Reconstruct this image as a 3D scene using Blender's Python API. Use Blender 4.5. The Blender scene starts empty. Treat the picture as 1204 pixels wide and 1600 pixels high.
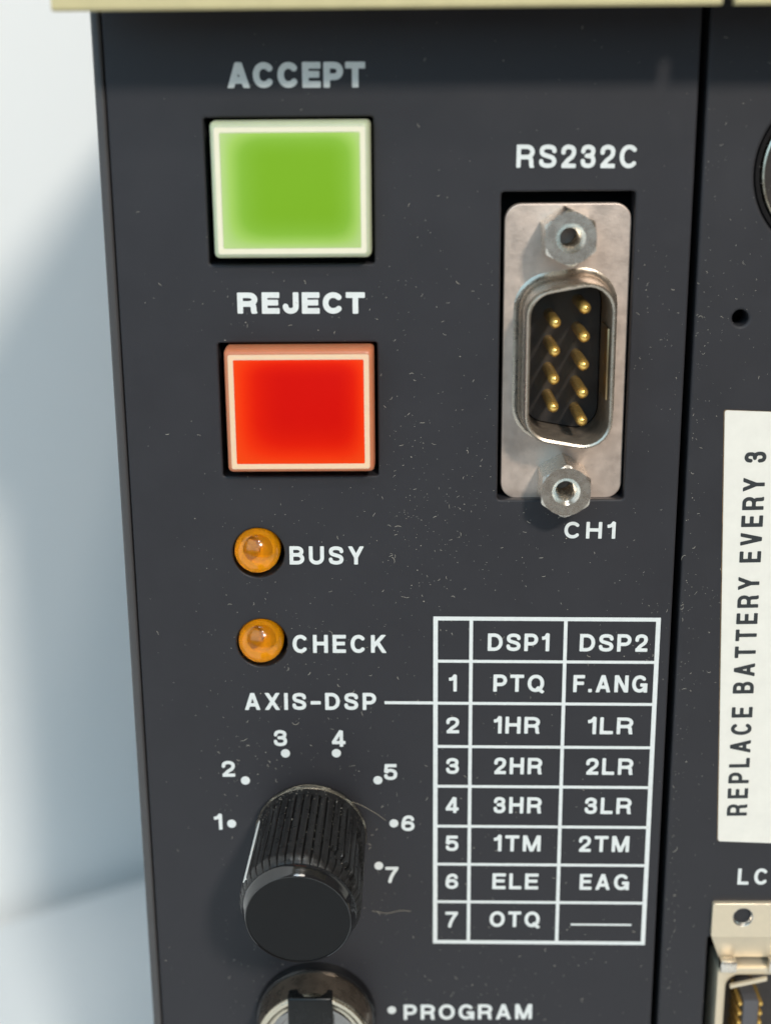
import bpy, bmesh, math, random
import numpy as np
from mathutils import Vector, Matrix

random.seed(7)
sc = bpy.context.scene
S = 0.1                       # everything below is written in millimetres; 1 Blender unit = 1 cm
sc.unit_settings.scale_length = 0.01
R = math.radians

# ------------------------------------------------------------------ camera
CAM = (-16.198, -140.986, 24.857)
FWD = Vector((-0.01339411, 0.95922046, -0.28234146))
UPV = Vector((0.00478373, 0.28242503, 0.95927745))
RGT = FWD.cross(UPV).normalized()
UPV = RGT.cross(FWD).normalized()
cam_d = bpy.data.cameras.new("camera")
cam = bpy.data.objects.new("camera", cam_d)
sc.collection.objects.link(cam)
m = Matrix((RGT, UPV, -FWD)).transposed().to_4x4()
m.translation = Vector(CAM) * S
cam.matrix_world = m
cam_d.sensor_fit = 'VERTICAL'
cam_d.sensor_height = 36.0
cam_d.lens = 2230.0 / 1600.0 * 36.0
cam_d.clip_start = 0.5
cam_d.clip_end = 2000.0
cam_d.dof.use_dof = True
cam_d.dof.focus_distance = 147.0 * S
cam_d.dof.aperture_fstop = (cam_d.lens * 1e-3) / (3.2 * S)      # a 3.2 mm wide aperture
sc.camera = cam

# ------------------------------------------------------------------ world, lamps, exposure
w = bpy.data.worlds.new("World")
sc.world = w
w.use_nodes = True
w.node_tree.nodes["Background"].inputs[0].default_value = (1.0, 0.88, 0.76, 1)
w.node_tree.nodes["Background"].inputs[1].default_value = 0.145
sc.view_settings.view_transform = 'Standard'
sc.view_settings.look = 'None'
sc.view_settings.exposure = 0.0
sc.view_settings.gamma = 1.0
sc.view_settings.use_curve_mapping = False


def lamp(name, pos, target, size, power, col, shape='DISK', size_y=None):
    d = bpy.data.lights.new(name, 'AREA')
    d.shape = shape
    d.size = size * S
    if size_y:
        d.size_y = size_y * S
    d.energy = power
    d.color = col
    o = bpy.data.objects.new(name, d)
    sc.collection.objects.link(o)
    o.location = Vector(pos) * S
    o.rotation_euler = (Vector(target) - Vector(pos)).to_track_quat('-Z', 'Y').to_euler()
    return o


def along(dirv, dist, about=(-15, 0, -20)):
    v = Vector(dirv).normalized() * dist
    return tuple(Vector(about) + v)


TGT = (-15, 0, -20)
lamp("ceiling_spot", along((0.37, -1, 0.68), 900), TGT, 92, 59000, (1.0, 0.93, 0.83))
lamp("ceiling_spot", along((0.24, -1, 1.22), 900), TGT, 60, 9500, (1.0, 0.94, 0.86))
lamp("ceiling_spot", along((0.05, -0.12, 1), 900), TGT, 180, 11000, (1.0, 0.93, 0.84))
lamp("ceiling_spot", along((-0.10, -0.13, 1), 900), TGT, 170, 9000, (0.80, 0.92, 1.0))
lamp("fill_light", (-260, -720, 420), TGT, 1000, 44000, (0.44, 0.76, 1.0), 'RECTANGLE', 800)  # soft bluish fill added to lift the shadows, no actual window there

# ------------------------------------------------------------------ materials
def mat(name, col, rough=0.5, metal=0.0, bump=0.0, bscale=40.0, var=0.0, vscale=6.0, spec=0.5, coat=0.0, rvar=0.0,
        stretch=None, sss=0.0, sss_r=(1, 1, 1), trans=0.0, ior=1.5, aniso=0.0):
    mt = bpy.data.materials.new(name)
    mt.use_nodes = True
    nt = mt.node_tree
    b = nt.nodes["Principled BSDF"]
    b.inputs["Base Color"].default_value = (*col, 1)
    b.inputs["Roughness"].default_value = rough
    b.inputs["Metallic"].default_value = metal
    b.inputs["Specular IOR Level"].default_value = spec
    b.inputs["IOR"].default_value = ior
    b.inputs["Transmission Weight"].default_value = trans
    if coat:
        b.inputs["Coat Weight"].default_value = coat
        b.inputs["Coat Roughness"].default_value = 0.06
    if sss:
        b.inputs["Subsurface Weight"].default_value = sss
        b.inputs["Subsurface Radius"].default_value = sss_r
        b.inputs["Subsurface Scale"].default_value = 0.08
    tc = nt.nodes.new("ShaderNodeTexCoord")
    src = tc.outputs["Object"]
    if stretch:
        mp = nt.nodes.new("ShaderNodeMapping")
        mp.inputs["Scale"].default_value = stretch
        nt.links.new(src, mp.inputs["Vector"])
        src = mp.outputs["Vector"]
    if var or rvar:
        n = nt.nodes.new("ShaderNodeTexNoise")
        n.inputs["Scale"].default_value = vscale
        n.inputs["Detail"].default_value = 6
        n.inputs["Roughness"].default_value = 0.65
        nt.links.new(src, n.inputs["Vector"])
        if var:
            mr = nt.nodes.new("ShaderNodeMapRange")
            mr.inputs["From Min"].default_value = 0.3
            mr.inputs["From Max"].default_value = 0.7
            mr.inputs["To Min"].default_value = 1 - var
            mr.inputs["To Max"].default_value = 1 + var
            nt.links.new(n.outputs["Fac"], mr.inputs["Value"])
            mx = nt.nodes.new("ShaderNodeMix")
            mx.data_type = 'RGBA'
            mx.blend_type = 'MULTIPLY'
            mx.inputs["Factor"].default_value = 1
            mx.inputs[6].default_value = (*col, 1)
            nt.links.new(mr.outputs["Result"], mx.inputs[7])
            nt.links.new(mx.outputs[2], b.inputs["Base Color"])
        if rvar:
            mr2 = nt.nodes.new("ShaderNodeMapRange")
            mr2.inputs["From Min"].default_value = 0.3
            mr2.inputs["From Max"].default_value = 0.7
            mr2.inputs["To Min"].default_value = max(0.02, rough - rvar)
            mr2.inputs["To Max"].default_value = rough + rvar
            nt.links.new(n.outputs["Fac"], mr2.inputs["Value"])
            nt.links.new(mr2.outputs["Result"], b.inputs["Roughness"])
    if bump:
        n2 = nt.nodes.new("ShaderNodeTexNoise")
        n2.inputs["Scale"].default_value = bscale
        n2.inputs["Detail"].default_value = 4
        nt.links.new(src, n2.inputs["Vector"])
        bp = nt.nodes.new("ShaderNodeBump")
        bp.inputs["Strength"].default_value = bump
        bp.inputs["Distance"].default_value = 0.01
        nt.links.new(n2.outputs["Fac"], bp.inputs["Height"])
        nt.links.new(bp.outputs["Normal"], b.inputs["Normal"])
    return mt


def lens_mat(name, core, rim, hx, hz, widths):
    """tinted resin, its base colour paler towards each side and stronger mid-lens"""
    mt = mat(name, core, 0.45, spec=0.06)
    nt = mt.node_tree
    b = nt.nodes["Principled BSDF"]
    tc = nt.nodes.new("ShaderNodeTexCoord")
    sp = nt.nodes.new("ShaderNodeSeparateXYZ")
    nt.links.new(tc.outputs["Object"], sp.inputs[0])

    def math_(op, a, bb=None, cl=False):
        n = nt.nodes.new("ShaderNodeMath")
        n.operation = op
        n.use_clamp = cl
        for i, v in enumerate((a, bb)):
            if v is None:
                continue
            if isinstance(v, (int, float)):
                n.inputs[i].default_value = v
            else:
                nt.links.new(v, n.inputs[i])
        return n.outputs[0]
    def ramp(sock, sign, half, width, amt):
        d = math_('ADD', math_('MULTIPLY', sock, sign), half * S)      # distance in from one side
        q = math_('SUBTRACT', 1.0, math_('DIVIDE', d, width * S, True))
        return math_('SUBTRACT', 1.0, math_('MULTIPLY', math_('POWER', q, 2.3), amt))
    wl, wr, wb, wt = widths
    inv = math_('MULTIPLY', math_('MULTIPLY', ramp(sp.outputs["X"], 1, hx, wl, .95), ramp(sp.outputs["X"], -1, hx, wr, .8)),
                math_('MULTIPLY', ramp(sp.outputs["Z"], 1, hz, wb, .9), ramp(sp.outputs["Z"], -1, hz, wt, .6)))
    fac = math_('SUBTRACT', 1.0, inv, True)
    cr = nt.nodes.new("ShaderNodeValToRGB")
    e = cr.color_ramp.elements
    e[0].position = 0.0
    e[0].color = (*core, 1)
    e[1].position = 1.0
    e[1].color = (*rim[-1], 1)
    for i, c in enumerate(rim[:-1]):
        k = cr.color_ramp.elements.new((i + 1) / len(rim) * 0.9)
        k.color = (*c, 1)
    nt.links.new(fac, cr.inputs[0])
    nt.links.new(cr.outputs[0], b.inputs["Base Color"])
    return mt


M = {}
M['panel'] = mat("charcoal_plastic", (0.0300, 0.0288, 0.0325), 0.45, spec=0.26, bump=0.10, bscale=55, var=0.05, vscale=1.2, rvar=0.05)
M['panel2'] = mat("charcoal_plastic_second", (0.0310, 0.0300, 0.0335), 0.45, spec=0.26, bump=0.10, bscale=55, var=0.05, vscale=1.2, rvar=0.05)
M['trim'] = mat("charcoal_trim", (0.058, 0.055, 0.056), 0.36, var=0.05)
M['dark'] = mat("black_housing", (0.012, 0.012, 0.013), 0.6)
M['beige'] = mat("beige_paint", (0.52, 0.44, 0.23), 0.5, bump=0.25, bscale=25, var=0.06, vscale=4)
M['ink'] = mat("white_ink", (0.69, 0.70, 0.68), 0.55, var=0.06, vscale=14, bump=0.1, bscale=60)
M['ink_black'] = mat("black_ink", (0.025, 0.028, 0.03), 0.5, var=0.15, vscale=14)
M['paper'] = mat("cream_sticker", (0.75, 0.71, 0.635), 0.55, var=0.035, vscale=5, bump=0.08, bscale=30)
M['glue'] = mat("grimy_glue", (0.20, 0.13, 0.07), 0.7, var=0.5, vscale=9)
M['green_cap'] = mat("pale_green_cap", (0.52, 0.56, 0.38), 0.4, var=0.04, sss=0.5, sss_r=(0.9, 1.0, 0.6))
M['green_frame'] = mat("cream_frame", (0.87, 0.79, 0.58), 0.35, sss=0.4, sss_r=(1, 1, 0.8))
M['red_cap'] = mat("salmon_cap", (0.56, 0.19, 0.09), 0.38, var=0.05, sss=0.5, sss_r=(1, 0.4, 0.25))
M['red_frame'] = mat("peach_frame", (0.90, 0.58, 0.38), 0.35, sss=0.4, sss_r=(1, 0.6, 0.4))
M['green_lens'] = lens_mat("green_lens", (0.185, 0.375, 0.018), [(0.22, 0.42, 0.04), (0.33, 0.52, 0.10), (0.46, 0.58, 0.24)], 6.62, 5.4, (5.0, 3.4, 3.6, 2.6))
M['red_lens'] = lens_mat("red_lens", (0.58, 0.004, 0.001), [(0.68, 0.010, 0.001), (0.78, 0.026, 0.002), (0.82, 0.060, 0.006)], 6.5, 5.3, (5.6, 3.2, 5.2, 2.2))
M['flange'] = mat("nickel_plate", (0.60, 0.48, 0.405), 0.42, 0.6, bump=0.22, bscale=22, var=0.10, vscale=5, rvar=0.10)
M['shell'] = mat("nickel_shell", (0.52, 0.45, 0.37), 0.29, 0.9, bump=0.25, bscale=14, var=0.10, vscale=6, rvar=0.12)
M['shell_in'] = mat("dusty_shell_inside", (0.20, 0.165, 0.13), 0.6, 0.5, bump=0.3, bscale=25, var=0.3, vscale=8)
M['steel'] = mat("nut_steel", (0.80, 0.74, 0.66), 0.27, 1.0, bump=0.05, bscale=50, var=0.03, vscale=10, rvar=0.04)
M['gold'] = mat("gold_pin", (0.90, 0.56, 0.15), 0.22, 0.78, rvar=0.06, vscale=12)
M['brass'] = mat("brass_strip", (0.50, 0.36, 0.20), 0.35, 1.0)
M['insul'] = mat("black_insulator", (0.026, 0.021, 0.019), 0.42, var=0.3, vscale=4, bump=0.1, bscale=30)
M['knob'] = mat("black_knob_plastic", (0.0105, 0.010, 0.010), 0.34, bump=0.35, bscale=38, var=0.35, vscale=16, rvar=0.12)
M['bar'] = mat("black_bar", (0.006, 0.006, 0.006), 0.3, spec=0.35, rvar=0.1)
M['torn'] = mat("torn_black", (0.006, 0.006, 0.006), 0.7, spec=0.2)
M['gloss'] = mat("black_gloss", (0.008, 0.008, 0.009), 0.10, spec=0.8, rvar=0.05)
M['black_alu'] = mat("black_anodised_face", (0.006, 0.006, 0.0065), 0.30, 0.3, spec=0.3, aniso=0.0, bump=0.12, bscale=60)
M['chrome'] = mat("dark_chrome", (0.30, 0.29, 0.28), 0.16, 1.0)
M['silver'] = mat("silver_ring", (0.66, 0.60, 0.48), 0.28, 1.0, rvar=0.1)
M['collar'] = mat("dusty_bronze_collar", (0.22, 0.175, 0.135), 0.3, 0.8, var=0.35, vscale=5, rvar=0.12, bump=0.15, bscale=20)
M['amber'] = mat("amber_lens", (1.0, 0.60, 0.012), 0.16, trans=0.96, ior=1.42, coat=0.3)
M['amber_core'] = mat("amber_core", (0.86, 0.46, 0.02), 0.5, var=0.35, vscale=5)
M['die'] = mat("led_die", (0.46, 0.24, 0.010), 0.5)
M['tin'] = mat("warm_tin", (0.72, 0.61, 0.45), 0.38, 0.5, bump=0.12, bscale=20, var=0.05, rvar=0.1)
M['wall'] = mat("white_wall", (0.86, 0.86, 0.85), 0.85, bump=0.1, bscale=8)
M['table'] = mat("white_table", (0.66, 0.68, 0.69), 0.6)
M['dust'] = mat("dust_fluff", (0.44, 0.40, 0.34), 0.9)
M['fibre'] = mat("lint_fibre", (0.50, 0.43, 0.32), 0.7)

nt_ = M['black_alu'].node_tree
b_ = nt_.nodes["Principled BSDF"]
b_.inputs["Anisotropic"].default_value = 0.75
tg_ = nt_.nodes.new("ShaderNodeTangent")
tg_.direction_type = 'RADIAL'
tg_.axis = 'Y'
nt_.links.new(tg_.outputs[0], b_.inputs["Tangent"])
# ------------------------------------------------------------------ helpers
ORG = {}


def V(x, h, z):
    """panel coordinates in mm (h = height above the panel face) to scene units"""
    return Vector((x * S, -h * S, z * S))


def link(o, parent, origin):
    sc.collection.objects.link(o)
    p0 = Vector((0, 0, 0))
    if parent is not None:
        o.parent = parent
        p0 = ORG[parent.name]
    wo = V(*origin)
    o.location = wo - p0
    ORG[o.name] = wo
    return o


def thing(name, label, cat, origin, group=None):
    o = bpy.data.objects.new(name, None)
    o.empty_display_size = 0.5
    link(o, None, origin)
    return tag(o, label, cat, group)


def tag(o, label=None, cat=None, group=None, kind=None):
    for k, v in (('label', label), ('category', cat), ('group', group), ('kind', kind)):
        if v:
            o[k] = v
    return o


def obj(name, bm, material, parent=None, origin=(0, 0, 0), angle=35, label=None, recalc=True):
    """bm holds world positions (scene units); origin becomes the object's own origin"""
    if recalc:
        bmesh.ops.recalc_face_normals(bm, faces=bm.faces)
    bmesh.ops.translate(bm, verts=bm.verts, vec=-V(*origin))
    me = bpy.data.meshes.new(name)
    bm.to_mesh(me)
    bm.free()
    mats = material if isinstance(material, (list, tuple)) else [material]
    for mm in mats:
        me.materials.append(mm)
    if angle:
        for p in me.polygons:
            p.use_smooth = True
        me.set_sharp_from_angle(angle=R(angle))
    o = bpy.data.objects.new(name, me)
    link(o, parent, origin)
    if label:
        o['label'] = label
    return o


def dup(o, origin, parent, label=None):
    c = o.copy()
    if label:
        c['label'] = label
    link(c, parent, origin)
    return c


def dup_tree(o, origin, parent, label=None):
    c = dup(o, origin, parent, label)
    shift = ORG[c.name] - ORG[o.name]
    for ch in list(o.children):
        k = ch.copy()
        sc.collection.objects.link(k)
        k.parent = c
        ORG[k.name] = ORG[ch.name] + shift
    return c


def box(bm, x0, x1, h0, h1, z0, z1, bev=0.0, seg=2):
    vs = [bm.verts.new(V(x, h, z)) for x in (x0, x1) for h in (h0, h1) for z in (z0, z1)]
    fs = [(0, 1, 3, 2), (4, 6, 7, 5), (0, 4, 5, 1), (2, 3, 7, 6), (0, 2, 6, 4), (1, 5, 7, 3)]
    faces = [bm.faces.new([vs[i] for i in f]) for f in fs]
    bmesh.ops.recalc_face_normals(bm, faces=faces)
    if bev:
        es = list({e for f in faces for e in f.edges})
        bmesh.ops.bevel(bm, geom=es, offset=bev * S, segments=seg, affect='EDGES', profile=0.5)


def loft(bm, loops, close_a=True, close_b=True):
    """loops: lists of (x,h,z) with equal counts, closed rings"""
    rings = [[bm.verts.new(V(*p)) for p in lp] for lp in loops]
    n = len(rings[0])
    for a, b in zip(rings, rings[1:]):
        for i in range(n):
            j = (i + 1) % n
            bm.faces.new((a[i], a[j], b[j], b[i]))
    if close_a:
        bm.faces.new(rings[0])
    if close_b:
        bm.faces.new(list(reversed(rings[-1])))


def circ(cx, cz, r, h, n=64, fn=None, ph=0.0):
    out = []
    for i in range(n):
        a = 2 * math.pi * i / n + ph
        rr = r if fn is None else fn(a, r)
        out.append((cx + rr * math.cos(a), h, cz + rr * math.sin(a)))
    return out


def lathe(bm, cx, cz, prof, n=64, close_a=True, close_b=True, fn=None):
    loft(bm, [circ(cx, cz, r, h, n, fn) for r, h in prof], close_a, close_b)


def rrect(x0, x1, z0, z1, r, n=6):
    pts = []
    for cx, cz, a0 in ((x1 - r, z1 - r, 0), (x0 + r, z1 - r, 90), (x0 + r, z0 + r, 180), (x1 - r, z0 + r, 270)):
        for i in range(n + 1):
            a = R(a0 + 90 * i / n)
            pts.append((cx + r * math.cos(a), cz + r * math.sin(a)))
    return pts


def plate_bm(outer, holes, h_front, thick, bev):
    """a flat plate with holes and slightly rounded edges, front face at h_front"""
    cu = bpy.data.curves.new("outline", 'CURVE')
    cu.dimensions = '2D'
    cu.fill_mode = 'BOTH'
    cu.extrude = (thick / 2 - bev) * S
    cu.bevel_depth = bev * S
    cu.bevel_resolution = 3
    cu.offset = -bev * S
    for lp in [outer] + holes:
        sp = cu.splines.new('POLY')
        sp.points.add(len(lp) - 1)
        for p, (x, z) in zip(sp.points, lp):
            p.co = (x * S, z * S, 0, 1)
        sp.use_cyclic_u = True
    o = bpy.data.objects.new("outline", cu)
    sc.collection.objects.link(o)
    dg = bpy.context.evaluated_depsgraph_get()
    me = bpy.data.meshes.new_from_object(o.evaluated_get(dg))
    bm = bmesh.new()
    bm.from_mesh(me)
    bpy.data.objects.remove(o)
    bpy.data.curves.remove(cu)
    bpy.data.meshes.remove(me)
    for v in bm.verts:
        x, y, z = v.co
        v.co = (x, -(h_front - thick / 2) * S - z, y)
    bmesh.ops.remove_doubles(bm, verts=bm.verts, dist=1e-5)
    return bm


# ------------------------------------------------------------------ stroke lettering (grotesque capitals and figures)
def arc(cx, cy, rx, ry, a0, a1, n=18):
    out = []
    for i in range(n + 1):
        a = R(a0 + (a1 - a0) * i / n)
        c, s = math.cos(a), math.sin(a)
        e = 0.94
        out.append((cx + rx * math.copysign(abs(c) ** e, c), cy + ry * math.copysign(abs(s) ** e, s)))
    return out


def crom(pts, n=7):
    P = [pts[0]] + list(pts) + [pts[-1]]
    out = []
    for i in range(1, len(P) - 2):
        p0, p1, p2, p3 = P[i - 1], P[i], P[i + 1], P[i + 2]
        for k in range(n):
            t = k / n
            out.append(tuple(0.5 * (2 * b + (c - a) * t + (2 * a - 5 * b + 4 * c - d) * t * t + (3 * b - a - 3 * c + d) * t ** 3)
                             for a, b, c, d in zip(p0, p1, p2, p3)))
    out.append(pts[-1])
    return out


WID = dict(A=.98, B=.86, C=.92, D=.90, E=.78, F=.74, G=.97, H=.88, I=.22, J=.70, K=.93, L=.72, M=1.06, N=.90, O=1.0, P=.83,
           Q=1.0, R=.89, S=.86, T=.84, U=.88, V=.92, X=.92, Y=.92)
for ch in "234567":
    WID[ch] = .74
WID['4'] = .78
WID['1'] = .46
WID['.'] = .22
WID['-'] = .62


def glyph(c, W, w):
    h = w / 2
    st = []

    def L(*p, a=True, b=True):
        st.append((list(p), a, b))
    n = lambda s, t: (h + s * (W - w), h + t * (1 - w))
    if c == 'A':
        k = h * 1.12
        L((k - .1 * (W / 2 - k), -.1), (W / 2 + .1 * (W / 2 - k), 1.1))
        L((W - k + .1 * (W / 2 - k), -.1), (W / 2 - .1 * (W / 2 - k), 1.1))
        L((W * .24, .30), (W * .76, .30))
    elif c in 'BPR':
        L((h, 0), (h, 1))
        if c == 'B':
            y = .53
            L((0, 1 - h), (W * .5, 1 - h), *arc(W * .5, (1 - h + y) / 2, W * .45 - h, (1 - h - y) / 2, 90, -90), (0, y))
            L((0, y), (W * .5, y), *arc(W * .5, (y + h) / 2, W * .5 - h, (y - h) / 2, 90, -90), (0, h))
        else:
            y = .42 if c == 'P' else .46
            L((0, 1 - h), (W * .52, 1 - h), *arc(W * .52, (1 - h + y) / 2, W * .48 - h, (1 - h - y) / 2, 90, -90), (0, y))
            if c == 'R':
                L((W * .50, y), *arc(W * .60, y - .17, W * .34 - h, .17, 90, 0, 8), (W * .95 - h, .12), (W - h * .9, -.02))
    elif c == 'C':
        L(*arc(W / 2, .5, W / 2 - h, .5 - h, 38, 322, 40))
    elif c == 'D':
        L((h, 0), (h, 1))
        L((0, 1 - h), (W * .42, 1 - h), *arc(W * .42, .5, W * .58 - h, .5 - h, 90, -90, 26), (0, h))
    elif c in 'EF':
        L((h, 0), (h, 1))
        L((0, 1 - h), (W, 1 - h))
        L((0, .52), (W * .93, .52))
        if c == 'E':
            L((0, h), (W, h))
    elif c == 'G':
        L(*arc(W / 2, .5, W / 2 - h, .5 - h, 36, 338, 40))
        L((W * .54, .44), (W, .44))
        L((W - h * .85, .44 + h), (W - h * .85, 0))
    elif c == 'H':
        L((h, 0), (h, 1))
        L((W - h, 0), (W - h, 1))
        L((0, .52), (W, .52))
    elif c == 'I':
        L((W / 2, 0), (W / 2, 1))
    elif c == 'J':
        L((W - h, 1), (W - h, .34), *arc(W / 2, .34, W / 2 - h, .34 - h, 0, -180, 20), (h, .36))
    elif c == 'K':
        L((h, 0), (h, 1))
        L((h, .33), (W - h * 1.1, 1.06))
        L((W * .40, .60), (W - h * .9, -.06))
    elif c == 'L':
        L((h, 0), (h, 1))
        L((0, h), (W, h))
    elif c == 'M':
        L((h, 0), (h, 1))
        L((W - h, 0), (W - h, 1))
        L((h * 1.05, 1.06), (W / 2 + .01, -.02))
        L((W - h * 1.05, 1.06), (W / 2 - .01, -.02))
    elif c == 'N':
        L((h, 0), (h, 1))
        L((W - h, 0), (W - h, 1))
        L((h * .9, 1.04), (W - h * .9, -.04))
    elif c in 'OQ':
        p = arc(W / 2, .5, W / 2 - h, .5 - h, 0, 360, 48)
        L(*p, a=False, b=False)
        if c == 'Q':
            L((W * .56, .28), (W * .97, -.05))
    elif c == 'S':
        q = [(1.0, .76), (.90, .93), (.5, 1.0), (.12, .93), (.03, .76), (.14, .60), (.5, .51), (.87, .41), (1.0, .24), (.88, .06),
             (.5, 0), (.10, .07), (0, .25)]
        L(*crom([n(*t) for t in q]))
    elif c == 'T':
        L((W / 2, 0), (W / 2, 1))
        L((0, 1 - h), (W, 1 - h))
    elif c == 'U':
        L((h, 1), (h, .38), *arc(W / 2, .38, W / 2 - h, .38 - h, 180, 360, 24), (W - h, 1))
    elif c == 'V':
        k = h * 1.12
        L((k - .1 * (W / 2 - k), 1.1), (W / 2 + .1 * (W / 2 - k), -.1))
        L((W - k + .1 * (W / 2 - k), 1.1), (W / 2 - .1 * (W / 2 - k), -.1))
    elif c == 'X':
        k = h * 1.15
        L((k - .05, 1.06), (W - k + .05, -.06))
        L((k - .05, -.06), (W - k + .05, 1.06))
    elif c == 'Y':
        k = h * 1.15
        L((k - .04, 1.06), (W / 2, .40), b=False)
        L((W - k + .04, 1.06), (W / 2, .40), b=False)
        L((W / 2, 0), (W / 2, .42))
    elif c == '1':
        L((W - h, 0), (W - h, 1))
        L((0, .74), *crom([(W * .25, .75), (W * .55, .82), (W - h * 1.1, .97)], 4))
    elif c == '2':
        q = [(0, .68), (.09, .91), (.5, 1.0), (.90, .91), (.99, .70), (.84, .49), (.42, .28), (.10, .05), (.06, 0)]
        L(*crom([n(*t) for t in q]))
        L((h * .3, h), (W, h))
    elif c == '3':
        q = [(.02, .74), (.13, .93), (.5, 1.0), (.87, .92), (.95, .76), (.84, .59), (.52, .53), (.36, .53)]
        L(*crom([n(*t) for t in q]))
        q = [(.40, .53), (.56, .53), (.90, .45), (1.0, .26), (.88, .07), (.5, 0), (.11, .07), (0, .27)]
        L(*crom([n(*t) for t in q]))
    elif c == '4':
        L((W * .70, 0), (W * .70, 1))
        L((0, .24 + h * .2), (W, .24 + h * .2))
        L((h * .55, .24), (W * .70 - h * .1, 1.0))
    elif c == '5':
        L((W * .16, 1 - h), (W * .95, 1 - h))
        L((W * .20, 1), (W * .13, .46))
        q = [(.10, .50), (.28, .60), (.56, .63), (.90, .52), (1.0, .32), (.88, .08), (.5, 0), (.12, .06), (0, .23)]
        L(*crom([n(*t) for t in q]))
    elif c == '6':
        L(*arc(W / 2, .32, W / 2 - h, .32 - h * .98, 0, 360, 36), a=False, b=False)
        q = [(.97, .78), (.86, .94), (.52, 1.0), (.18, .88), (.03, .58), (0.0, .32)]
        L(*crom([n(*t) for t in q]), b=False)
    elif c == '7':
        L((0, 1 - h), (W, 1 - h))
        L(*crom([(W - h * .8, 1 - h), (W * .60, .55), (W * .42, .25), (W * .34, 0)], 6))
    elif c == '.':
        L((0, h), (W, h))
    elif c == '-':
        L((0, .42), (W, .42))
    return st


def sdf(strokes, X, Y, w, r):
    d = np.full(X.shape, 9.0)
    for pts, fa, fb in strokes:
        m_ = len(pts) - 1
        for i in range(m_):
            (x0, y0), (x1, y1) = pts[i], pts[i + 1]
            Ls = math.hypot(x1 - x0, y1 - y0)
            if Ls < 1e-6:
                continue
            ux, uy = (x1 - x0) / Ls, (y1 - y0) / Ls
            t = (X - x0) * ux + (Y - y0) * uy
            u = np.abs(-(X - x0) * uy + (Y - y0) * ux)
            flat0 = fa and i == 0
            flat1 = fb and i == m_ - 1
            dx = np.maximum(-t, t - Ls)
            cap = np.hypot(np.maximum(dx, 0), u) - w / 2
            bx = dx + r
            by = u - w / 2 + r
            bxd = np.hypot(np.maximum(bx, 0), np.maximum(by, 0)) + np.minimum(np.maximum(bx, by), 0) - r
            seg = cap
            if flat0:
                seg = np.where(t < Ls / 2, bxd, seg)
            if flat1:
                seg = np.where(t >= Ls / 2, bxd, seg)
            d = np.minimum(d, seg)
    return d


GC = {}


def glyph_polys(c, W, w):
    key = (c, round(W, 3), round(w, 3))
    if key in GC:
        return GC[key]
    st = glyph(c, W, w)
    r = 0.13 * w
    step = 0.030
    xs = np.arange(-.08, W + .08 + step, step)
    ys = np.arange(-.08, 1.08 + step, step)
    X, Y = np.meshgrid(xs, ys, indexing='ij')
    D = sdf(st, X, Y, w, r)
    if c in 'AVXYKMNR':
        cl = np.maximum(Y - 1, -Y)
        # rounded intersection of the letter with its top and bottom lines
        a, b = D + r, cl + r
        D = np.where((a > 0) & (b > 0), np.hypot(a, b) - r, np.maximum(D, cl))
    out = []
    for j in range(len(ys) - 1):
        run = None
        for i in range(len(xs)):
            full = False
            if i < len(xs) - 1:
                cs = [(i, j), (i + 1, j), (i + 1, j + 1), (i, j + 1)]
                vals = [D[q] for q in cs]
                full = all(v <= 0 for v in vals)
            if full:
                if run is None:
                    run = i
                continue
            if run is not None:
                out.append([(xs[run], ys[j]), (xs[i], ys[j]), (xs[i], ys[j + 1]), (xs[run], ys[j + 1])])
                run = None
            if i == len(xs) - 1 or all(v > 0 for v in vals):
                continue
            poly = []
            for k in range(4):
                a, b = cs[k], cs[(k + 1) % 4]
                va, vb = vals[k], vals[(k + 1) % 4]
                if va <= 0:
                    poly.append((xs[a[0]], ys[a[1]]))
                if (va <= 0) != (vb <= 0):
                    t = va / (va - vb)
                    poly.append((xs[a[0]] + (xs[b[0]] - xs[a[0]]) * t, ys[a[1]] + (ys[b[1]] - ys[a[1]]) * t))
            if len(poly) >= 3:
                out.append(poly)
    GC[key] = out
    return out


def text(word, p0, p1, cap, wgt, parent, material=None, gap=.17, hgt=0.04, label=None, fit=True):
    """word printed from p0 to p1 (x,z in mm, along the baseline) with the given cap height in mm"""
    dx, dz = p1[0] - p0[0], p1[1] - p0[1]
    ln = math.hypot(dx, dz)
    ux, uz = dx / ln, dz / ln
    tot = sum(.24 if c == ' ' else WID[c] for c in word)
    ng = len(word) - 1
    xs = (ln / cap - ng * gap) / tot
    pos = 0.0

    def finish(bm, at):
        bmesh.ops.remove_doubles(bm, verts=bm.verts, dist=1e-5)
        for f in bm.faces:
            if f.normal.y > 0:
                f.normal_flip()
        return obj("lettering", bm, material or M['ink'], parent, (p0[0] + at * ux, hgt, p0[1] + at * uz), angle=0, label=label, recalc=False)
    bm, start = bmesh.new(), 0.0
    for ci, c in enumerate(word):
        if c == ' ':
            finish(bm, start * cap)
            pos += .24 * xs + gap
            bm, start = bmesh.new(), pos
            continue
        W = WID[c] * xs
        if c in 'I.':
            W = max(W, wgt) if c == 'I' else wgt
        for poly in glyph_polys(c, W, wgt):
            vs = []
            for (a, b) in poly:
                u, v = (pos + a) * cap, b * cap
                vs.append(bm.verts.new(V(p0[0] + u * ux - v * uz, hgt, p0[1] + u * uz + v * ux)))
            bm.faces.new(vs)
        pos += WID[c] * xs + gap
        pos += {'RE': .05, 'CT': -.05, 'PT': -.03, 'RA': -.02}.get(word[ci:ci + 2], 0)
    return finish(bm, start * cap)


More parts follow.
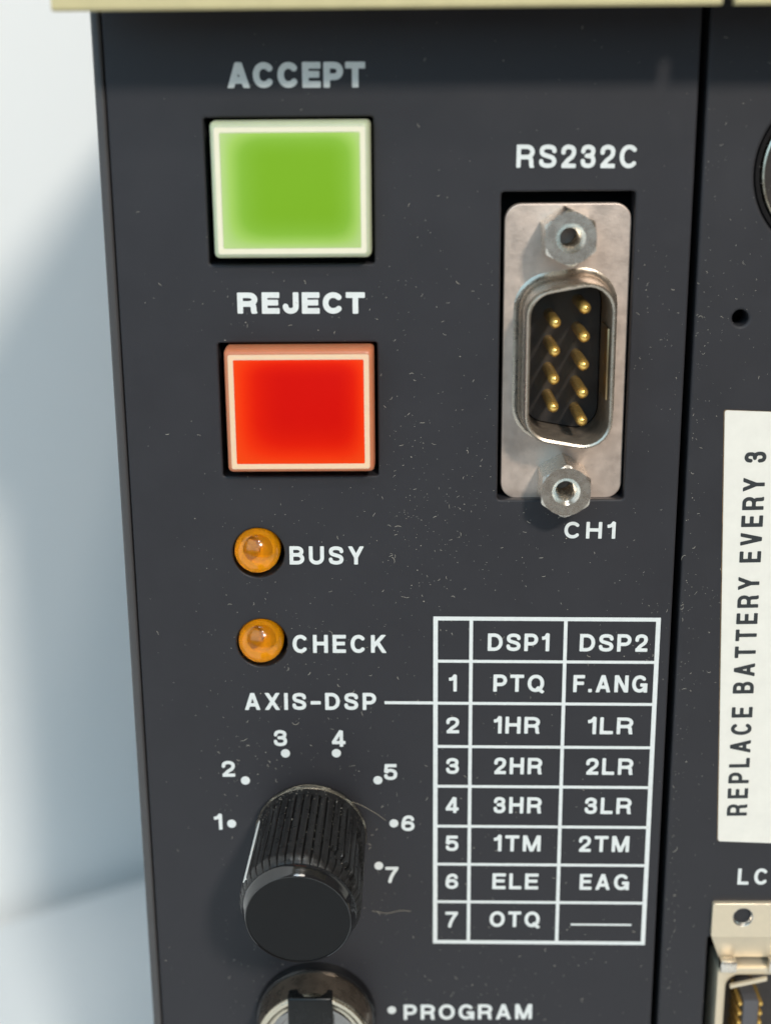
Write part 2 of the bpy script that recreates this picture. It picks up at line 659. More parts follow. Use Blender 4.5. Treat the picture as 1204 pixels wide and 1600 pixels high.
# ------------------------------------------------------------------ the setting: wall and table behind
def setting():
    c, s = math.cos(R(33)), math.sin(R(33))
    wx, wy = -88.0, 130.0            # the wall passes here, its near end to the left
    tz = -139.3
    ux, uy = c, s
    nx, ny = s, -c                   # towards the camera side
    gapw = 5.0
    bm = bmesh.new()
    pts = [(wx + ux * t, wy + uy * t) for t in (-900, 1500)]
    th = 20
    ring = [pts[0], pts[1], (pts[1][0] - nx * th, pts[1][1] - ny * th), (pts[0][0] - nx * th, pts[0][1] - ny * th)]
    loft(bm, [[(x, -y, z) for x, y in ring] for z in (tz - 60, 900)])
    tag(obj("wall", bm, M['wall'], None, (wx, -wy, tz), 0), "plain white wall behind the equipment, out of focus", "wall", kind='structure')
    bm = bmesh.new()
    q = [(wx + nx * gapw + ux * t, wy + ny * gapw + uy * t) for t in (-900, 1500)]
    ring = [q[0], q[1], (q[1][0] + nx * 370, q[1][1] + ny * 370), (q[0][0] + nx * 370, q[0][1] + ny * 370)]
    loft(bm, [[(x, -y, z) for x, y in ring] for z in (tz - 25, tz)])
    tag(obj("table", bm, M['table'], None, (wx, -wy, tz), 0), "white table top the equipment stands on, ending short of the wall", "table",
        kind='structure')
    return tz


TZ = setting()

# ------------------------------------------------------------------ module with the buttons, knob and serial port
unit = thing("control_module", "charcoal control module with green and red push buttons, amber lamps and a serial port", "control panel", (-17, -60, TZ))
XL, XR = -44.35, 11.75

KEYS = [(-34.42, -19.30, 9.55, 22.35), (-33.95, -19.22, -11.85, 0.72)]         # x0 x1 z0 z1 of each key cap
LEDS = [(-31.50, -20.75), (-31.45, -30.78)]
holes = [rrect(-35.2, -19.02, 8.75, 22.62, .25, 3), rrect(-34.72, -18.85, -12.75, 0.98, .25, 3), rrect(-6.72, 6.22, -15.42, 15.5, .3, 3)]
for x, z in LEDS:
    holes.append([(x + .10 + 2.68 * math.cos(2 * math.pi * i / 48), z - .28 + 2.68 * math.sin(2 * math.pi * i / 48)) for i in range(48)])
bm = plate_bm([(XL, -150), (XR, -150), (XR, 45), (XL, 45)], holes, 0, 3.0, .22)
obj("faceplate", bm, M['panel'], unit, (XL, 0, -150), 8)

bm = bmesh.new()
box(bm, -45.45, XL - .12, -3.0, 0.05, -150, 45, .35, 3)
obj("side_trim", bm, M['trim'], unit, (-45, 0, -150), 12)

bm = bmesh.new()
box(bm, -44.9, 11.2, -118, -14, TZ, 47, 1.0)
box(bm, -44.9, -38, -14, -3.05, TZ, 45.0)
box(bm, 9.5, 11.2, -14, -3.05, TZ, 45.0)
obj("housing", bm, M['dark'], unit, (-17, -60, TZ), 40)

def top_cover(x0, x1, parent):
    bm = bmesh.new()
    prof = [(9.7, 31.8), (9.7, 45.3), (-13.5, 45.3), (-13.5, 47.3), (-116, 47.3), (-116, 52), (10.4, 52), (10.9, 51.5), (10.9, 32.0), (10.7, 31.8)]
    loft(bm, [[(x, h, z) for h, z in prof] for x in (x0, x1)])
    return obj("top_cover", bm, M['beige'], parent, (x0, 0, 32), 40)


top_cover(-46.45, 11.25, unit)


# --- push buttons
def push_button(k, capm, framem, lensm, label):
    x0, x1, z0, z1 = k
    cx, cz = (x0 + x1) / 2, (z0 + z1) / 2
    H = 2.15
    bm = bmesh.new()
    loops = []
    for ins, h, r in ((-.05, -6, .5), (-.05, 0, .5), (0.0, H - .55, .5), (.12, H - .2, .5), (.34, H, .45), (.42, H, .4)):
        loops.append([(x, h, z) for x, z in rrect(x0 + ins, x1 - ins, z0 + ins, z1 - ins * 1.25 if h > 0 else z1 - ins, r)])
    loft(bm, loops)
    cap = obj("push_button", bm, capm, unit, (cx, 0, cz), 40, label)
    # raised frame strip round the lens
    fx, fz0, fz1 = .42, .42, .55
    ox0, ox1, oz0, oz1 = x0 + fx, x1 - fx, z0 + fz0, z1 - fz1
    fw_ = .52
    bm = bmesh.new()
    out_, inn = rrect(ox0, ox1, oz0, oz1, .22), rrect(ox0 + fw_, ox1 - fw_, oz0 + fw_, oz1 - fw_, .12)
    loft(bm, [[(x, H - .3, z) for x, z in out_], [(x, H + .06, z) for x, z in out_], [(x, H + .06, z) for x, z in inn],
              [(x, H - .3, z) for x, z in inn]], False, False)
    obj("bezel", bm, framem, cap, (cx, H, cz), 40)
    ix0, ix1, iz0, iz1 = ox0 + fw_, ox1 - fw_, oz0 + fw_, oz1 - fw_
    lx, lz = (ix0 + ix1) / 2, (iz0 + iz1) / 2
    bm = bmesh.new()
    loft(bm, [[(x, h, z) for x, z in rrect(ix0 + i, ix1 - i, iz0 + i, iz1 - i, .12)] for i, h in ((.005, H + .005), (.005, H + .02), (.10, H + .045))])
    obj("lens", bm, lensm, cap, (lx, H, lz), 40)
    return cap


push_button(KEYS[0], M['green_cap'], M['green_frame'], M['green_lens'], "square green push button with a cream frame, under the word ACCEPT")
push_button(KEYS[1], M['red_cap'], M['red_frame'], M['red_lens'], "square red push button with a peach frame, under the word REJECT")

# --- printed words
text("ACCEPT", (-32.80, 25.33), (-19.66, 25.28), 2.33, .26, unit, gap=.115)
text("REJECT", (-32.62, 3.90), (-20.02, 3.83), 2.12, .265, unit, gap=.15)
text("RS232C", (-5.34, 17.76), (6.30, 17.63), 2.18, .19, unit, gap=.20)
text("CH1", (0.24, -19.56), (5.50, -19.63), 1.80, .20, unit, gap=.30)
text("BUSY", (-28.18, -22.28), (-20.45, -22.33), 2.0, .20, unit, gap=.24)
text("CHECK", (-28.12, -32.17), (-18.15, -32.21), 2.05, .20, unit, gap=.24)
text("AXIS-DSP", (-33.45, -38.73), (-19.35, -38.77), 1.98, .20, unit, gap=.24)
text("PROGRAM", (-16.58, -77.50), (-1.85, -77.43), 2.02, .20, unit, gap=.22)

# --- indicator lamps
def indicator():
    x, z = LEDS[0]
    bm = bmesh.new()
    lathe(bm, x, z, [(2.38, -5)] + [(2.38, -.2)] + [(2.38 * math.cos(R(a)), -.1 + 2.0 * math.sin(R(a))) for a in range(0, 90, 6)] + [(.08, 1.9)], 48)
    led = obj("indicator_lamp", bm, M['amber'], unit, (x, 0, z), 60)
    bm = bmesh.new()
    lathe(bm, x, z, [(2.15, -4.8), (2.15, -1.4), (1.9, -.9), (1.1, -.75), (2.2, -4.8), (2.2, -1.0), (1.5, -1.5), (.5, -1.7)], 32)
    obj("reflector", bm, M['amber_core'], led, (x, 0, z), 40)
    bm = bmesh.new()
    lathe(bm, x - .7, z - .25, [(.8, -1.9), (.72, -1.35), (.45, -1.15), (.05, -1.1)], 24)
    obj("anvil", bm, M['die'], led, (x, 0, z), 40)
    return led


led = indicator()
led2 = dup_tree(led, (LEDS[1][0], 0, LEDS[1][1]), unit)

# --- selector scale
KC = (-26.47, -52.35)
bm = bmesh.new()
lathe(bm, 0, 0, [(.50, .035), (.47, .07)], 24, False, True)
dot_me = None
dots = [(KC[0] + 8.92 * math.sin(R(a)), KC[1] + 8.92 * math.cos(R(a))) for a in (-90, -54, -18, 18, 54, 90, 126)] + [(-17.95, -76.22)]
d0 = obj("dial_dot", bm, M['ink'], unit, (0, 0, 0), 40)
d0.location = V(dots[0][0], 0, dots[0][1]) - ORG[unit.name]
ORG[d0.name] = V(dots[0][0], 0, dots[0][1])
for x, z in dots[1:]:
    dup(d0, (x, 0, z), unit)
NUMS = [(-36.87, -52.13), (-35.49, -45.69), (-29.73, -42.05), (-23.43, -42.14), (-17.86, -46.12), (-16.0, -52.33), (-17.81, -58.67)]
for k, (x, z) in enumerate(NUMS):
    ch = str(k + 1)
    hw = .72 if ch != '1' else .45
    text(ch, (x - hw, z - .95), (x + hw, z - .95), 1.90, .20, unit)

# --- printed table
bm = bmesh.new()
TX = [-13.0, -9.25, .68, 10.38]
TZS = [-28.45, -33.28, -38.12, -43.2, -47.95, -52.8, -57.5, -62.22, -67.35]
sl = -.010                                                        # the print runs a touch downhill


def strip(x0, x1, z0, z1):
    vs = [bm.verts.new(V(x, .04, z + sl * (x + 1.3))) for x, z in ((x0, z0), (x1, z0), (x1, z1), (x0, z1))]
    bm.faces.new(vs)


VW = [.24, .19, .19, .24]
for x, hw in zip(TX, VW):
    strip(x - hw, x + hw, TZS[-1] - .22, TZS[0] + .22)
for j, z in enumerate(TZS):
    hw = .22 if j in (0, 8) else .165
    for i in range(3):
        strip(TX[i] + VW[i], TX[i + 1] - VW[i + 1], z - hw, z + hw)
strip(-18.45, TX[0] - VW[0], -37.98 - .17 - .12, -37.98 + .17 - .12)      # leader line to AXIS-DSP
strip(2.2, 9.0, -65.0 - .12, -65.0 + .12)                                  # the dash in the last cell
table = obj("printed_table", bm, M['ink'], unit, (TX[0], 0, TZS[-1]), 0)
cells = [("DSP1", -7.5, -1.0, 0), ("DSP2", 2.2, 9.35, 0), ("PTQ", -6.85, -1.4, 1), ("F.ANG", 1.65, 9.5, 1), ("1HR", -6.75, -1.8, 2),
         ("1LR", 3.35, 8.2, 2), ("2HR", -6.65, -1.45, 3), ("2LR", 3.3, 8.4, 3), ("3HR", -6.65, -1.4, 4), ("3LR", 3.3, 8.4, 4),
         ("1TM", -6.55, -1.4, 5), ("2TM", 2.8, 8.35, 5), ("ELE", -6.65, -1.55, 6), ("EAG", 3.05, 8.5, 6), ("OTQ", -6.9, -1.3, 7)]
BASE = {0: -32.05, 1: -36.72, 2: -41.60, 3: -46.42, 4: -51.15, 5: -55.82, 6: -60.55, 7: -65.35}
for word, x0, x1, row in cells:
    b0 = BASE[row]
    text(word, (x0, b0 + sl * (x0 + 4)), (x1, b0 + sl * (x1 + 4)), 1.98, .195, table, gap=.20)
for k in range(7):
    ch = str(k + 1)
    hw = .70 if ch != '1' else .42
    b0 = BASE[k + 1] + .06
    text(ch, (-11.15 - hw, b0), (-11.15 + hw, b0), 1.90, .195, table)

# --- selector knob
def knob():
    cx, cz = KC
    N = 44
    NS = N * 8
    rnd = random.Random(3)

    def tilt(bm):
        """the knob sits on a slightly bent shaft: its front droops and leans left"""
        for v in bm.verts:
            x, h, z = v.co.x / S - cx, -v.co.y / S, v.co.z / S - cz
            h *= .865
            z2 = z - .125 * h
            h2 = h + .125 * z
            x2 = x - .034 * h
            h2 += .034 * x
            v.co = V(cx + x2, h2, cz + z2)

    def flute(a, r, depth):
        p = (a * N / (2 * math.pi)) % 1.0
        g = abs(p - .5) * 2                       # narrow grooves between broad flats
        return r - depth * max(0.0, 1 - g / .27) ** .8
    prof = [(4.4, .25, 0), (5.2, .3, 0), (5.8, 1.1, 0), (5.95, 1.6, 0), (5.95, 3.0, 0), (5.9, 3.4, 0)]
    h = 3.7
    while h < 15.8:
        prof.append((5.98 + .24 * (h - 3.7) / 12, h, .27))
        h += .42
    prof += [(6.05, 16.1, .2), (5.72, 16.8, .0), (5.6, 16.9, 0)]
    jag = [rnd.uniform(.75, 1.25) for _ in range(400)]
    bm = bmesh.new()
    rings, torn = [], set()
    for k, (r, h, dp) in enumerate(prof):
        ring = []
        for i in range(NS):
            a = 2 * math.pi * i / NS
            rr = flute(a, r, dp)
            ang = math.degrees(a)
            hit = False
            # torn patches in the grip: on the right at mid height, and near the front edge
            for a0, h0, sl_, wa, wh in ((16, 8.6, -2.6, 8, 3.6), (42, 14.4, -11, 8, 1.7)):
                e = ((ang - a0 - (h - h0) * sl_ + 180) % 360 - 180) / wa
                q = (e * e + ((h - h0) / wh) ** 2) * jag[(i // 3 + k * 17) % 400]
                if q < 1 and dp:
                    rr -= .75 * (1 - q) ** .5
                    hit = True
            v = bm.verts.new(V(cx + rr * math.cos(a), h, cz + rr * math.sin(a)))
            if hit:
                torn.add(v)
            ring.append(v)
        rings.append(ring)
    for a_, b_ in zip(rings, rings[1:]):
        for i in range(NS):
            f = bm.faces.new((a_[i], a_[(i + 1) % NS], b_[(i + 1) % NS], b_[i]))
            if sum(v in torn for v in f.verts) >= 2:
                f.material_index = 1
    bm.faces.new(rings[0])
    bm.faces.new(list(reversed(rings[-1])))
    tilt(bm)
    body = obj("rotary_knob", bm, [M['knob'], M['torn']], unit, (cx, 0, cz), 28, "black fluted selector knob with a white pointer line and a torn grip")

    def part(name, prof, m_):
        bm = bmesh.new()
        lathe(bm, cx, cz, prof, 96, False, name == "face_disc")
        tilt(bm)
        return obj(name, bm, m_, body, (cx, 0, cz), 50)
    part("base_ring", [(5.6, 1.6), (5.98, 1.75), (6.08, 2.15), (5.9, 2.5)], M['silver'])
    part("rim", [(5.62, 16.6), (5.78, 16.8), (5.78, 17.1), (5.70, 17.35), (5.60, 17.7), (5.46, 18.05), (5.38, 18.35), (5.30, 18.5), (5.22, 18.46), (5.18, 18.3)], M['gloss'])
    part("face_disc", [(5.2, 18.36), (3.6, 18.37), (2, 18.33), (.3, 18.3)], M['black_alu'])
    bm = bmesh.new()
    a = R(154)
    px, pz = math.cos(a), math.sin(a)
    tx, tz_ = -math.sin(a), math.cos(a)
    vs = []
    for h, r in ((4.2, 6.0), (15.6, 6.22)):
        for t in (-.24, .24):
            for q in (-.45, .05):
                vs.append(bm.verts.new(V(cx + px * (r + q) + tx * t, h, cz + pz * (r + q) + tz_ * t)))
    for f in ((0, 1, 3, 2), (4, 6, 7, 5), (0, 4, 5, 1), (2, 3, 7, 6), (0, 2, 6, 4), (1, 5, 7, 3)):
        bm.faces.new([vs[i] for i in f])
    tilt(bm)
    obj("pointer_line", bm, M['ink'], body, (cx, 0, cz), 0)
    return body


knob()

# --- rotary program switch under the knob
def program_switch():
    cx, cz = -26.6, -76.7
    bm = bmesh.new()
    lathe(bm, cx, cz, [(6.5, -.5), (6.5, 4.9), (6.42, 5.3)], 96, False, False)
    body = obj("program_switch", bm, M['collar'], unit, (cx, 0, cz), 40, "dark round program switch with a brass ring and a black bar")
    bm = bmesh.new()
    lathe(bm, cx, cz, [(6.45, .02), (6.85, .02), (6.85, 1.3), (6.7, 1.5), (6.48, 1.5)], 96, False, False)
    obj("washer", bm, M['gloss'], body, (cx, 0, cz), 40)
    bm = bmesh.new()
    lathe(bm, cx, cz, [(6.42, 5.25), (6.36, 5.7), (6.2, 5.85), (5.85, 5.85), (5.7, 5.6), (5.3, 5.3), (5.0, 5.25)], 96, False, False)
    obj("ring", bm, M['silver'], body, (cx, 0, cz), 40)
    bm = bmesh.new()
    lathe(bm, cx, cz, [(5.0, 5.2), (4.7, 5.35), (4.3, 5.3), (4.0, 4.7), (1.0, 4.65), (.2, 4.65)], 96, False, True)
    obj("face_disc", bm, M['chrome'], body, (cx, 0, cz), 40)
    bm = bmesh.new()
    box(bm, cx - 2.7, cx + 2.25, 4.2, 6.1, cz - 6.3, cz + 6.3, .35, 3)
    obj("handle_bar", bm, M['bar'], body, (cx, 0, cz), 40)


program_switch()

# --- serial connector
def dshape(cx, cz, grow=0.0, n=7):
    """nine pin D outline: long side on the right"""
    hx, hr, hl, r = 4.05 + grow, 8.35 + grow, 6.95 + grow, 2.5 + grow
    corners = [(hx, hr), (-hx, hl), (-hx, -hl), (hx, -hr)]
    pts = []
    m_ = len(corners)
    for i in range(m_):
        p, a, b = Vector(corners[i]), Vector(corners[i - 1]), Vector(corners[(i + 1) % m_])
        da, db = (a - p).normalized(), (b - p).normalized()
        ang = da.angle(db)
        t = r / math.tan(ang / 2)
        c = p + (da + db).normalized() * (r / math.sin(ang / 2))
        s0, s1 = (p + da * t) - c, (p + db * t) - c
        a0, a1 = math.atan2(s0.y, s0.x), math.atan2(s1.y, s1.x)
        dlt = (a1 - a0 + math.pi) % (2 * math.pi) - math.pi
        for k in range(n + 1):
            aa = a0 + dlt * k / n
            pts.append((cx + c.x + r * math.cos(aa), cz + c.y + r * math.sin(aa)))
    return pts


def serial_connector():
    cx, cz = -0.12, -0.62
    FH = -1.0
    sx, sz = -.15, -.85
    bm = plate_bm(rrect(cx - 6.2, cx + 6.2, cz - 14.95, cz + 14.95, 1.7, 8), [dshape(sx, sz, .25)], FH, 1.3, .16)
    con = obj("serial_connector", bm, M['flange'], unit, (cx, FH, cz), 8, "nine pin serial port in a nickel plate, under the words RS232C")
    bm = bmesh.new()
    prof = [(1.15, FH - .02), (.95, FH + .06), (.60, FH + .30), (.42, FH + .75), (.36, FH + 1.4), (.30, 4.1), (.22, 4.45), (.06, 4.55), (-.12, 4.45), (-.16, 4.2), (-.20, -3.8)]
    loft(bm, [[(x, h, z) for x, z in dshape(sx, sz, g)] for g, h in prof], False, False)
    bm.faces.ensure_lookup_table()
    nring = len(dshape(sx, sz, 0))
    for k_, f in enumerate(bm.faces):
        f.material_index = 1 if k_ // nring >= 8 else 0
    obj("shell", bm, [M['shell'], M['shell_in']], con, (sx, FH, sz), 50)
    bm = bmesh.new()
    loft(bm, [[(x, h, z) for x, z in dshape(sx, sz, g)] for g, h in ((-.21, -4.2), (-.21, -3.1), (-.35, -2.95))], False, True)
    obj("insulator", bm, M['insul'], con, (sx, -2, sz), 40)
    bm = bmesh.new()
    box(bm, sx + 3.62, sx + 3.82, -1.0, 3.7, sz - 3.4, sz + 3.6, .05)
    obj("contact_strip", bm, M['brass'], con, (sx, -2, sz), 40)
    # pins
    bm = bmesh.new()
    lathe(bm, 0, 0, [(.57, -3.4), (.57, 3.05)] + [(.57 * math.cos(R(a)), 3.05 + .62 * math.sin(R(a))) for a in range(15, 90, 15)] + [(.02, 3.67)], 20)
    pins = [(sx + 1.42, sz + 2.77 * k) for k in (2, 1, 0, -1, -2)] + [(sx - 1.42, sz + 2.77 * k) for k in (1.5, .5, -.5, -1.5)]
    p0 = obj("pin", bm, M['gold'], con, (0, 0, 0), 50)
    p0.location = V(pins[0][0], 0, pins[0][1]) - ORG[con.name]
    ORG[p0.name] = V(pins[0][0], 0, pins[0][1])
    for x, z in pins[1:]:
        dup(p0, (x, 0, z), con)
    # hexagonal jack screws with threaded holes
    def nut(x, z, rot):
        bm = bmesh.new()
        n = 72
        af, top = 2.40, 4.1

        def hexr(a, r):
            q = (a - R(rot + 30)) % (math.pi / 3) - math.pi / 6
            return r / math.cos(q)
        rc = 2.50
        loops = [circ(x, z, af, FH, n, hexr), circ(x, z, af, top - .42, n, hexr)]
        # chamfer: hexagon cut by a cone
        lp = []
        for i in range(n):
            a = 2 * math.pi * i / n
            hr = hexr(a, af)
            hh = top - max(0.0, (hr - rc)) * 1.0
            lp.append((x + hr * math.cos(a), min(hh, top - .02), z + hr * math.sin(a)))
        loops.append(lp)
        loops.append([(x + min(rc, 9) * .985 * math.cos(2 * math.pi * i / n), top, z + rc * .985 * math.sin(2 * math.pi * i / n)) for i in range(n)])
        loops.append(circ(x, z, 1.40, top, n))
        loops.append(circ(x, z, 1.02, top - .42, n))
        for k in range(12):
            hh = top - .5 - k * .42
            loops.append(circ(x, z, 1.12, hh - .1, n))
            loops.append(circ(x, z, .96, hh - .31, n))
        loft(bm, loops, False, True)
        return obj("jack_screw", bm, M['steel'], con, (x, FH, z), 24)
    nut(-.38, 11.42, 4)
    nut(-.15, -13.45, -2)
    return con


serial_connector()

# ------------------------------------------------------------------ neighbouring module on the right
unit2 = thing("connector_module", "charcoal connector module with a cream battery sticker and a tin data socket", "connector panel", (40, -60, TZ))
X2 = 12.55
PH = -0.35
bm = plate_bm([(X2, -150), (70, -150), (70, 45), (X2, 45)],
              [[(17.10 + .80 * math.cos(2 * math.pi * i / 32), 3.1 + .80 * math.sin(2 * math.pi * i / 32)) for i in range(32)],
               [(25.75 + 8.2 * math.cos(2 * math.pi * i / 96), 17.1 + 8.2 * math.sin(2 * math.pi * i / 96)) for i in range(96)],
               rrect(17.75, 41, -110, -66.9, .3, 3)], PH, 3.0, .3)
obj("faceplate", bm, M['panel2'], unit2, (X2, 0, -150), 8)
bm = bmesh.new()
box(bm, 13.0, 69.5, -118, -14, TZ, 47, 1.0)
box(bm, 13.0, 15.0, -14, -3.4, TZ, 45.0)
obj("housing", bm, M['dark'], unit2, (40, -60, TZ), 40)
top_cover(12.35, 70.5, unit2)

bm = bmesh.new()
prof = [(8.9, 33.2), (9.5, 33.2), (9.5, 51.4), (-13, 51.4), (-13, 47.8), (8.9, 47.8)]
loft(bm, [[(x, h, z) for h, z in prof] for x in (10.9, 12.7)])
obj("gap_blocker", bm, M['dark'], unit2, (11.8, 9, 33), 40)  # dark blocker added between the covers to stop overhead light

# round socket
bm = bmesh.new()
lathe(bm, 25.75, 17.1, [(8.12, -3.2), (8.12, -1.0), (7.98, -.75), (7.6, -.75), (7.5, -1.0), (7.45, -6)], 128, False, False)
sock = obj("round_socket", bm, M['gloss'], unit2, (25.75, 0, 17.1), 40)
bm = bmesh.new()
lathe(bm, 25.75, 17.1, [(7.42, -6), (7.42, -.9), (7.34, -.65), (7.16, -.6), (7.05, -.85), (7.0, -8)], 128, False, False)
obj("rim", bm, M['silver'], sock, (25.75, 0, 17.1), 40)
bm = bmesh.new()
lathe(bm, 25.75, 17.1, [(7.0, -5.2), (.2, -5.1)], 64, False, True)
obj("insulator", bm, M['insul'], sock, (25.75, 0, 17.1), 40)

# sticker
th = R(-2.45)


def stk(u, v):
    """sticker coordinates: u to the right, v up, from its lower left corner"""
    return (18.15 + u * math.cos(th) + v * math.sin(th), -54.75 - u * math.sin(th) * -1 + v * math.cos(th))


bm = bmesh.new()
oc = [stk(*p) for p in rrect(0, 26, 0, 48.6, .25, 3)]
og = [stk(*p) for p in rrect(-.09, 26, -.03, 48.64, .25, 3)]
loft(bm, [[(x, h, z) for x, z in oc] for h in (PH + .005, PH + .13)])
sticker = obj("sticker", bm, M['paper'], unit2, (18.15, PH, -54.75), 0, "cream sticker reading REPLACE BATTERY EVERY 3")
bm = bmesh.new()
loft(bm, [[(x, h, z) for x, z in og] for h in (PH + .003, PH + .05)])
obj("adhesive_edge", bm, M["glue"], sticker, (18.15, PH, -54.75), 0)
text("REPLACE BATTERY EVERY 3", (21.12, -51.6), (20.55, -10.6), 2.22, .18, sticker, M['ink_black'], gap=.27, hgt=PH + .16)
text("LC", (20.62, -60.22), (24.0, -60.22), 2.02, .19, unit2, gap=.30, hgt=PH + .04)

# data socket low on the right
def data_socket():
    x0, x1 = 17.95, 40.0
    hx, hz = 21.37, -64.0
    hole = [(hx + 1.12 * math.cos(2 * math.pi * i / 48), hz + 1.12 * math.sin(2 * math.pi * i / 48)) for i in range(48)]
    bm = plate_bm(rrect(x0, x1, -66.6, -62.3, .25, 3), [hole], .25, 3.0, .08)
    # the plate turns back into the cutout below its lower edge
    loft(bm, [[(x0 + .05, .15, -66.5), (x1 - .05, .15, -66.5), (x1 - .05, -.2, -66.5), (x0 + .05, -.2, -66.5)],
              [(x0 + 1.35, -1.3, -70.1), (x1 - 1.35, -1.3, -70.1), (x1 - 1.35, -2.2, -70.1), (x0 + 1.35, -2.2, -70.1)]])
    blk = obj("data_socket", bm, M['tin'], unit2, (x0, 0, -65), 8, "tin multi-pin data socket with a threaded hole")
    bm = bmesh.new()
    prof = [(1.16, .25), (1.10, .22), (1.06, .1)]
    for k in range(9):
        prof += [(1.10, 0 - k * .40), (.97, -.2 - k * .40)]
    prof += [(.9, -3.9), (.05, -3.9)]
    lathe(bm, hx, hz, prof, 48, False, True)
    obj("screw_hole", bm, M['steel'], blk, (hx, .6, hz), 25)
    # metal shell round the opening
    sx0, sx1, zt = 19.1, x1 - 1.3, -71.0

    def ins(d, r):
        return rrect(sx0 + d, sx1 - d, -100 + d, zt - d, r, 8)
    bm = bmesh.new()
    loft(bm, [[(x, h, z) for x, z in ins(d, r)] for d, h, r in ((0, -5, .5), (0, -.75, .5), (.12, -.55, .5), (.85, -.55, 1.3), (1.05, -.75, 1.6), (1.15, -6, 1.6))], False, False)
    obj("shell", bm, M['tin'], blk, (sx0, 0, -70), 40)
    bm = bmesh.new()
    box(bm, sx0 + .2, sx0 + 2.1, -1.2, .05, -71.35, -69.9, .2)
    t0 = obj("latch_tab", bm, M['steel'], blk, (sx0 + 1, 0, -70.6), 40)
    dup(t0, (sx0 + 6.5, 0, -70.6), blk)
    bm = bmesh.new()
    loft(bm, [[(sx0 + 1.5, h, -73.5 + e), (sx0 + 5.6, h, -72.5 + e), (sx0 + 5.6, h, -72.1), (sx0 + 1.5, h, -73.1)] for h, e in ((-.55, -.15), (-.15, 0))])
    obj("spring_strip", bm, M['tin'], blk, (sx0, 0, -72), 40)
    bm = bmesh.new()
    loft(bm, [[(x, h, z) for x, z in ins(1.1, 1.5)] for h in (-6.2, -5.6)])
    obj("insulator", bm, M['insul'], blk, (sx0, 0, -80), 40)
    bm = bmesh.new()
    box(bm, 22.45, 24.25, -5.7, -1.0, -98, -75.7, .2)
    obj("tongue", bm, mat("grey_tongue", (.09, .085, .09), .5), blk, (23.3, 0, -80), 40)
    bm = bmesh.new()
    box(bm, 0, .42, -5.6, -1.2, -.26, .26, .1)
    c0 = None
    for k in range(8):
        for sx_ in (21.95, 24.3):
            o_ = (sx_, 0, -76.3 - k * 1.27)
            if c0 is None:
                c0 = obj("contact", bm, M['gold'], blk, (0, 0, 0), 40)
                c0.location = V(*o_) - ORG[blk.name]
            else:
                dup(c0, o_, blk)
    return blk


data_socket()

# ------------------------------------------------------------------ dust and lint
def tube(bm, pts, r, n=4):
    rings = []
    for i, p in enumerate(pts):
        a = Vector(pts[max(0, i - 1)])
        b = Vector(pts[min(len(pts) - 1, i + 1)])
        t = (b - a).normalized()
        s = t.cross(Vector((.31, .9, .27))).normalized()
        u = t.cross(s)
        rr = r * (.45 if i in (0, len(pts) - 1) else 1)
        rings.append([tuple(Vector(p) + (s * math.cos(2 * math.pi * k / n) + u * math.sin(2 * math.pi * k / n)) * rr) for k in range(n)])
    loft(bm, rings)


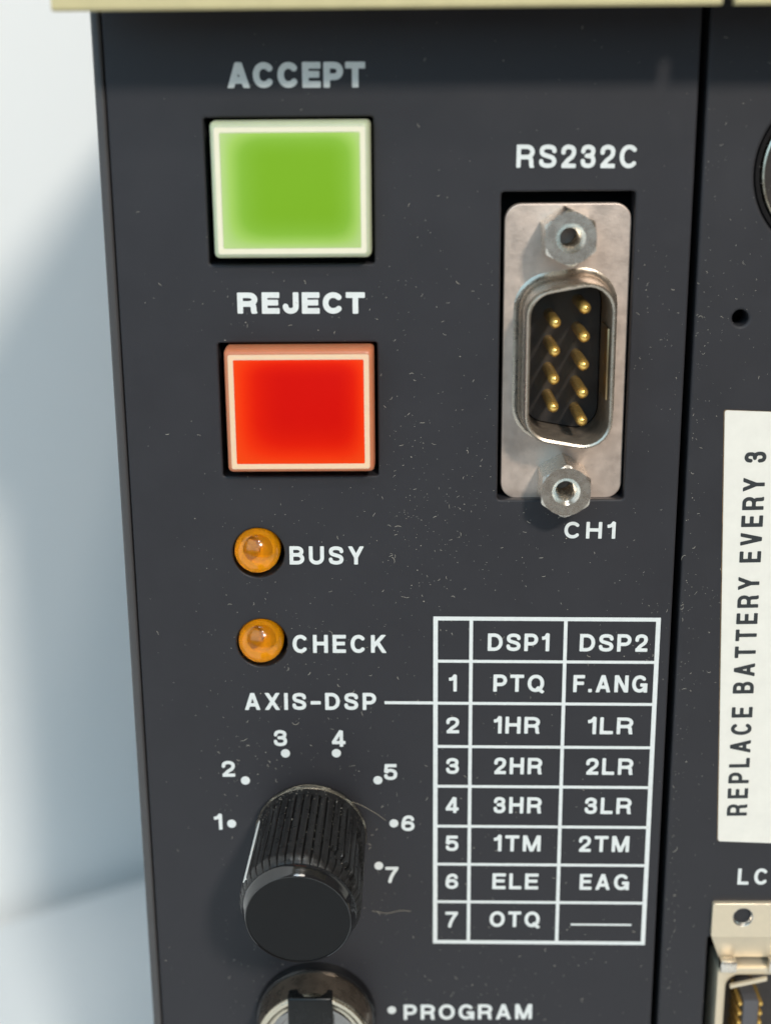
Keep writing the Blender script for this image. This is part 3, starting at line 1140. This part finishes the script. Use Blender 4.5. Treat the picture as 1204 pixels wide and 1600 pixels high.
def dust():
    bm = bmesh.new()
    rnd = random.Random(11)
    blocked = [(-35, -19, 8.6, 22.5), (-34.7, -18.8, -12.8, 1), (-6.9, 6.4, -15.6, 15.6)]
    cl = [(rnd.uniform(-40, 16), rnd.uniform(-76, 24)) for _ in range(16)] + [(-17, -8), (-14, -22), (-25, -33), (-16.5, -57), (9, 0), (14, 1), (-26, -46)]
    cnt = 0
    while cnt < 2000:
        if rnd.random() < .45:
            c = rnd.choice(cl)
            x, z = rnd.gauss(c[0], 4), rnd.gauss(c[1], 5)
        elif rnd.random() < .12:
            x, z = rnd.uniform(12.8, 14.2), rnd.uniform(-76, 20)
        else:
            x, z = rnd.uniform(-44, 22), rnd.uniform(-80, 31)
        if x < -44 or x > 24 or z > 31 or (11.4 < x < 12.7):
            continue
        if x < -37 and rnd.random() < .75:
            continue
        if z > 10 and rnd.random() < .45:
            continue
        if any(a < x < b and c_ < z < d for a, b, c_, d in blocked):
            continue
        if any((x - a) ** 2 + (z - b) ** 2 < 8 for a, b in LEDS):
            continue
        if (x - KC[0]) ** 2 + (z - KC[1]) ** 2 < 42:
            continue
        if x > 18 and z < -4:
            continue
        base = PH if x > 12 else 0
        cnt += 1
        k = rnd.random()
        if k < .87:
            s = rnd.uniform(.018, .055) * (1.7 if rnd.random() < .08 else 1)
            hh = base + s * .6
            tube(bm, [(x - s * rnd.uniform(.3, 1.0), hh, z - s * rnd.uniform(-.6, .6)), (x, hh + s * .3, z), (x + s * rnd.uniform(.3, .9), hh, z + s * rnd.uniform(-.6, .6))], s * .62, 5)
        else:
            ln = rnd.uniform(.15, .5) * (1.9 if rnd.random() < .1 else 1)
            a = rnd.uniform(0, 6.28)
            da = rnd.uniform(-1.3, 1.3)
            pts = []
            px, pz = x, z
            for i in range(6):
                pts.append((px, base + .03 + .08 * math.sin(i * .62) * rnd.random(), pz))
                px += math.cos(a) * ln / 5
                pz += math.sin(a) * ln / 5
                a += da / 3 + rnd.uniform(-.25, .25)
            tube(bm, pts, rnd.uniform(.012, .024), 4)
    # dust caught on the knob's grip
    for _ in range(380):
        a = rnd.uniform(R(25), R(165))
        h = rnd.uniform(2.0, 15.5)
        r = 5.98
        s = rnd.uniform(.02, .06)
        h *= .865
        x, z = KC[0] + r * math.cos(a) - .034 * h, KC[1] + r * math.sin(a) - .125 * h
        h += .125 * r * math.sin(a)
        tube(bm, [(x - s, h - s, z), (x, h, z + s * .5), (x + s, h + s * rnd.uniform(-1, 1), z)], s * .6, 4)
    # and in the foot of the serial shell and on its plate
    for _ in range(90):
        x, z = rnd.uniform(-6, 5.8), rnd.choice((rnd.uniform(8.8, 14), rnd.uniform(-15, -10)))
        s = rnd.uniform(.015, .04)
        tube(bm, [(x - s, -.96, z), (x, -.94, z + s * .5), (x + s, -.96, z)], s * .6, 4)
    o = obj("dust", bm, M['dust'], None, (0, 0, -50), 0)
    tag(o, "pale specks of dust and short lint scattered over the charcoal panels", "dust", kind='stuff')


dust()


def fibre(pts, label, r=.015):
    bm = bmesh.new()
    P = crom(pts, 8)
    tube(bm, P, r, 4)
    o = obj("lint_fibre", bm, M['fibre'], None, pts[0], 0)
    tag(o, label, "fibre", "loose fibres by the knob")


fibre([(-22.9, 2.6, -48.2), (-21.4, 2.2, -48.8), (-19.6, 1.4, -50.3), (-18.4, .25, -51.9)], "thin pale fibre running off the knob's upper right towards the figure 6")
fibre([(-20.1, .1, -63.2), (-18.4, .15, -63.5), (-16.9, .1, -63.2), (-15.7, .1, -63.3)], "short pale fibre lying flat below the figure 7")
fibre([(-29.8, 3.0, -47.4), (-28.0, 3.3, -46.2), (-26.2, 3.1, -46.1), (-24.2, 3.0, -46.6)], "curled fibre caught along the top of the knob")
